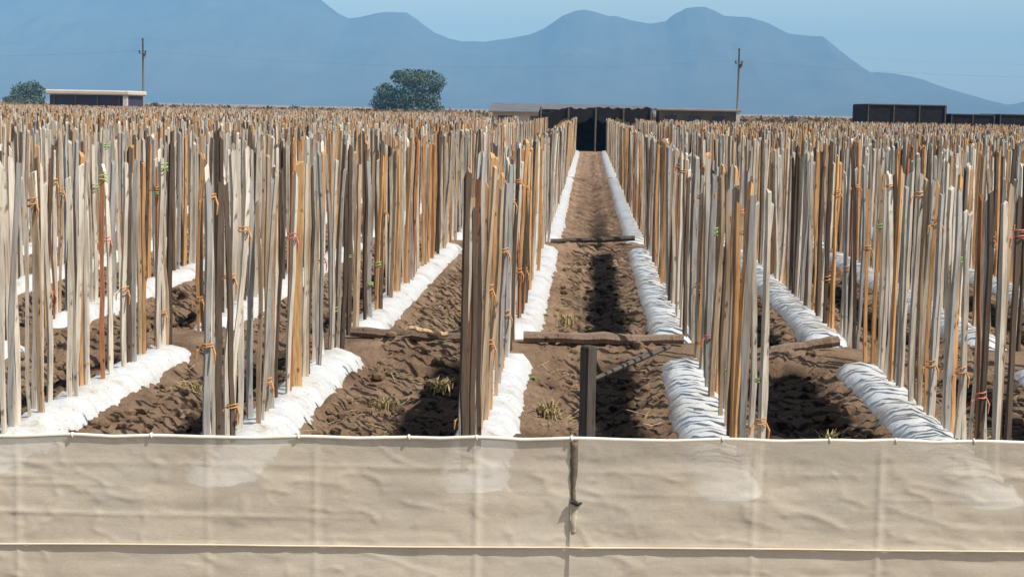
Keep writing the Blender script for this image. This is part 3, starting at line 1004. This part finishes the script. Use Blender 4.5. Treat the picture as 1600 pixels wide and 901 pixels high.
# grey roofed packing shed behind the centre
Y = 150.0
xa, xb, zt = frame_of(764, 1022, 163, Y); ox = (xa + xb) / 2
pk = empty('packing_shed', (ox, Y, 0))
tag(pk, 'long low packing shed with a grey metal roof behind the end of the central furrow', 'shed')
w = xb - xa
r_ = MB(); zf = zt - .75
r_.v += [(-w / 2, -.6, zf), (w / 2, -.6, zf), (w / 2, 4.5, zt), (-w / 2, 4.5, zt), (w / 2, 9.6, zf), (-w / 2, 9.6, zf), (-w / 2, -.6, zf - .12), (w / 2, -.6, zf - .12), (w / 2, 9.6, zf - .12), (-w / 2, 9.6, zf - .12)]
r_.f += [[0, 1, 2, 3], [3, 2, 4, 5], [6, 7, 1, 0], [5, 4, 8, 9], [6, 9, 8, 7], [0, 3, 5, 9, 6], [1, 7, 8, 4, 2]]
r_.build('roof', M_GROOF, pk)
MB().box((0, 4.5, (zf - .13) / 2), (w - .8, 8.6, zf - .13)).build('wall', M_LWALL, pk)
for i in range(5):
    MB().box((-w / 2 + 1.6 + i * (w - 3.2) / 4, .17, 1.0), (1.5, .08, 1.9)).build('door', M_BRWALL, pk)

# lower tan annex to its right
xa, xb, zt = frame_of(1026, 1158, 170, Y); ox = (xa + xb) / 2
an = empty('tan_shed', (ox, Y, 0)); w = xb - xa
tag(an, 'low shed with a thin pale roof and brown wall, by the right utility pole', 'shed')
MB().box((0, 3.4, zt - .12), (w, 8.0, .2)).build('roof', M_TROOF, an, bevel=.04)
MB().box((0, 3.4, (zt - .23) / 2), (w - .5, 7.2, zt - .23)).build('wall', M_BRWALL, an)
MB().box((w / 2 - .3, -.35, (zt - .23) / 2), (.35, .3, zt - .23)).build('pillar', M_LWALL, an)
for i in range(3):
    MB().box((-w / 2 + 1.3 + i * 2.2, -.24, zt - 1.0), (1.1, .06, .7)).build('window', M_DKWALL, an)

# black netted shelter at the end of the furrow
Y = 102.0
xa, xb, zt = frame_of(842, 1020, 166, Y); ox = (xa + xb) / 2; w = xb - xa
ns = empty('net_shelter', (ox, Y, 0))
tag(ns, 'open black shelter with a sagging net roof where the central furrow ends', 'shelter')
nx, ny = 40, 12
Vn, Fn = [], []
for j in range(ny):
    for i in range(nx):
        x = -w / 2 + w * i / (nx - 1); y = 4.0 * j / (ny - 1)
        s = abs(math.sin(i / (nx - 1) * math.pi * 4))
        Vn.append((x, y, zt - .42 * max(0, 1 - i / 17) ** 1.5 - .10 * abs(math.sin(i * .23 + 1.0)) - .10 * s * (1 - .3 * j / ny) + .10 * math.sin(i * 1.9) * random.random()))
for j in range(ny - 1):
    for i in range(nx - 1):
        a = j * nx + i; Fn.append([a, a + 1, a + nx + 1, a + nx])
o = link('net_roof', pydata('net_roof', Vn, Fn), [M_NET], ns); o.modifiers.new('s', 'SOLIDIFY').thickness = .04
val = MB()
for i in range(nx - 1):
    p, q = Vector(Vn[i]), Vector(Vn[i + 1])
    d0 = .52 + .30 * abs(math.sin(i * .35)) + random.uniform(0, .1); d1 = .52 + .30 * abs(math.sin((i + 1) * .35)) + random.uniform(0, .1)
    val.quad(p - Vector((0, .03, d0)), q - Vector((0, .03, d1)), q - Vector((0, .03, -.02)), p - Vector((0, .03, -.02)))
o = val.build('valance', M_NET, ns); o.modifiers.new('s', 'SOLIDIFY').thickness = .03
MB().box((0, 4.1, (zt - .25) / 2), (w, .08, zt - .25)).build('back_wall', M_NET, ns)
for s in (-1, 1): MB().box((s * (w / 2 - .05), 2.0, (zt - .3) / 2), (.08, 3.9, zt - .3)).build('side_wall', M_NET, ns)
MB().box((at(855, 200, Y).x - ox, -.10, (zt - .5) / 2 + .45), (.62, .08, zt - 1.35)).build('net_drape', M_NET, ns, bevel=.02)
for (p0, p1, hh_) in ((864, 896, .50), (951, 984, .52), (986, 1008, .62)):
    fa, fb = at(p0, 200, Y).x - ox, at(p1, 200, Y).x - ox
    MB().box(((fa + fb) / 2, .06, (zt - hh_) / 2), (fb - fa, .05, zt - hh_)).build('hessian_panel', M_HESS, ns)
for i in range(5):
    x = -w / 2 + .12 + i * (w - .24) / 4
    MB().tube([(x, -.08, -.1), (x + .02, -.08, zt - .1)], .06, 7).build('pole', M_TAR, ns)

# black net houses at the far right
Y = 135.0
for (x0, x1, yt, nm, lab, dy) in [(1354, 1480, 163, 'net_house', 'tall black net house at the right, highest of three', 0), (1484, 1556, 178, 'net_house', 'lower black net house joined to the right side of the tallest one', 2.5),
                                  (1560, 1690, 179, 'net_house', 'low black net house cut by the right edge of the photo', 3.2)]:
    xa, xb, zt = frame_of(x0, x1, yt, Y + dy); ox = (xa + xb) / 2; w = xb - xa
    nh = empty(nm, (ox, Y + dy, 0)); tag(nh, lab, 'net house', 'black net houses')
    b = MB().box((0, 3.5, (zt - .02) / 2), (w, 7.0, zt - .02)).build('net_cover', M_NET, nh, bevel=.10)
    n_ = max(2, int(w / 2.0))
    MB().box((0, -.06, zt - .05), (w - .2, .06, .07)).build('eave_cable', M_BRWALL, nh)
    for i in range(n_ + 1):
        x = -w / 2 + .15 + i * (w - .3) / n_
        MB().tube([(x, -.08, -.1), (x, -.08, zt - .12)], .055, 6).build('pole', M_TAR, nh)

# ------------------------------------------------------------------ utility poles and wires
Y = 218.0
pA, pB = at(223, 64, Y), at(1155, 80, Y)
step = pB.x - pA.x
heads = []


def utility_pole(x, top, label):
    t = empty('utility_pole', (x, Y, 0)); tag(t, label, 'utility pole', 'utility poles along the far road')
    MB().tube([(0, 0, -.3), (.05, 0, top * .5), (0, 0, top)], [.17, .15, .11], 8).build('shaft', M_UPOLE, t, True)
    MB().box((0, -.16, top - 1.7), (1.0, .14, .16)).build('crossarm', M_UPOLE, t)
    tips = []
    for dx in (-.42, .42):
        MB().tube([(dx, -.16, top - 1.62), (dx, -.16, top - 1.5), (dx, -.16, top - 1.3)], [.06, .14, .08], 8).build('insulator', M_CERAMIC, t, True)
        tips.append(Vector((x + dx, Y - .16, top - 1.3)))
    MB().tube([(0, -.02, top), (0, -.02, top + .14), (0, -.02, top + .34)], [.08, .17, .09], 8).build('insulator', M_CERAMIC, t, True)
    tips.append(Vector((x, Y - .02, top + .34)))
    MB().tube([(.28, -.3, top - 2.3), (.28, -.3, top - 1.75)], .2, 8).build('fuse_box', M_CERAMIC, t, True)
    heads.append(tips)


for x, tp_, lab in [(pA.x - step, pA.z + .3, 'utility pole far outside on the left'), (pA.x, pA.z, 'slim utility pole with two insulators behind the left stakes, near the white roofed shed'),
                    (pB.x, pB.z, 'slim utility pole with a short crossarm at the end of the low tan shed'), (pB.x + step, pB.z, 'utility pole far outside on the right')]:
    if 'outside' in lab:
        continue
    utility_pole(x, tp_, lab)
heads.insert(0, [v - Vector((step, 0, 0)) for v in heads[0]])
heads.append([v + Vector((step, 0, 0)) for v in heads[-1]])
for w_i, wn in enumerate(('lower front', 'lower rear', 'top')):
    m = MB(); pts = []
    for s_ in range(3):
        a, b = heads[s_][w_i], heads[s_ + 1][w_i]
        for i in range(24 if s_ < 2 else 25):
            t = i / 24
            pts.append(a.lerp(b, t) - Vector((0, 0, 1.5 * 4 * t * (1 - t))))
    m.tube(pts, .005, 4)
    tag(m.build('power_line', M_WIRE), f'thin sagging power line, {["left of the pair on the crossarm", "right of the pair on the crossarm", "the one on the pole tops"][w_i]}', 'power line', 'power lines between the utility poles')
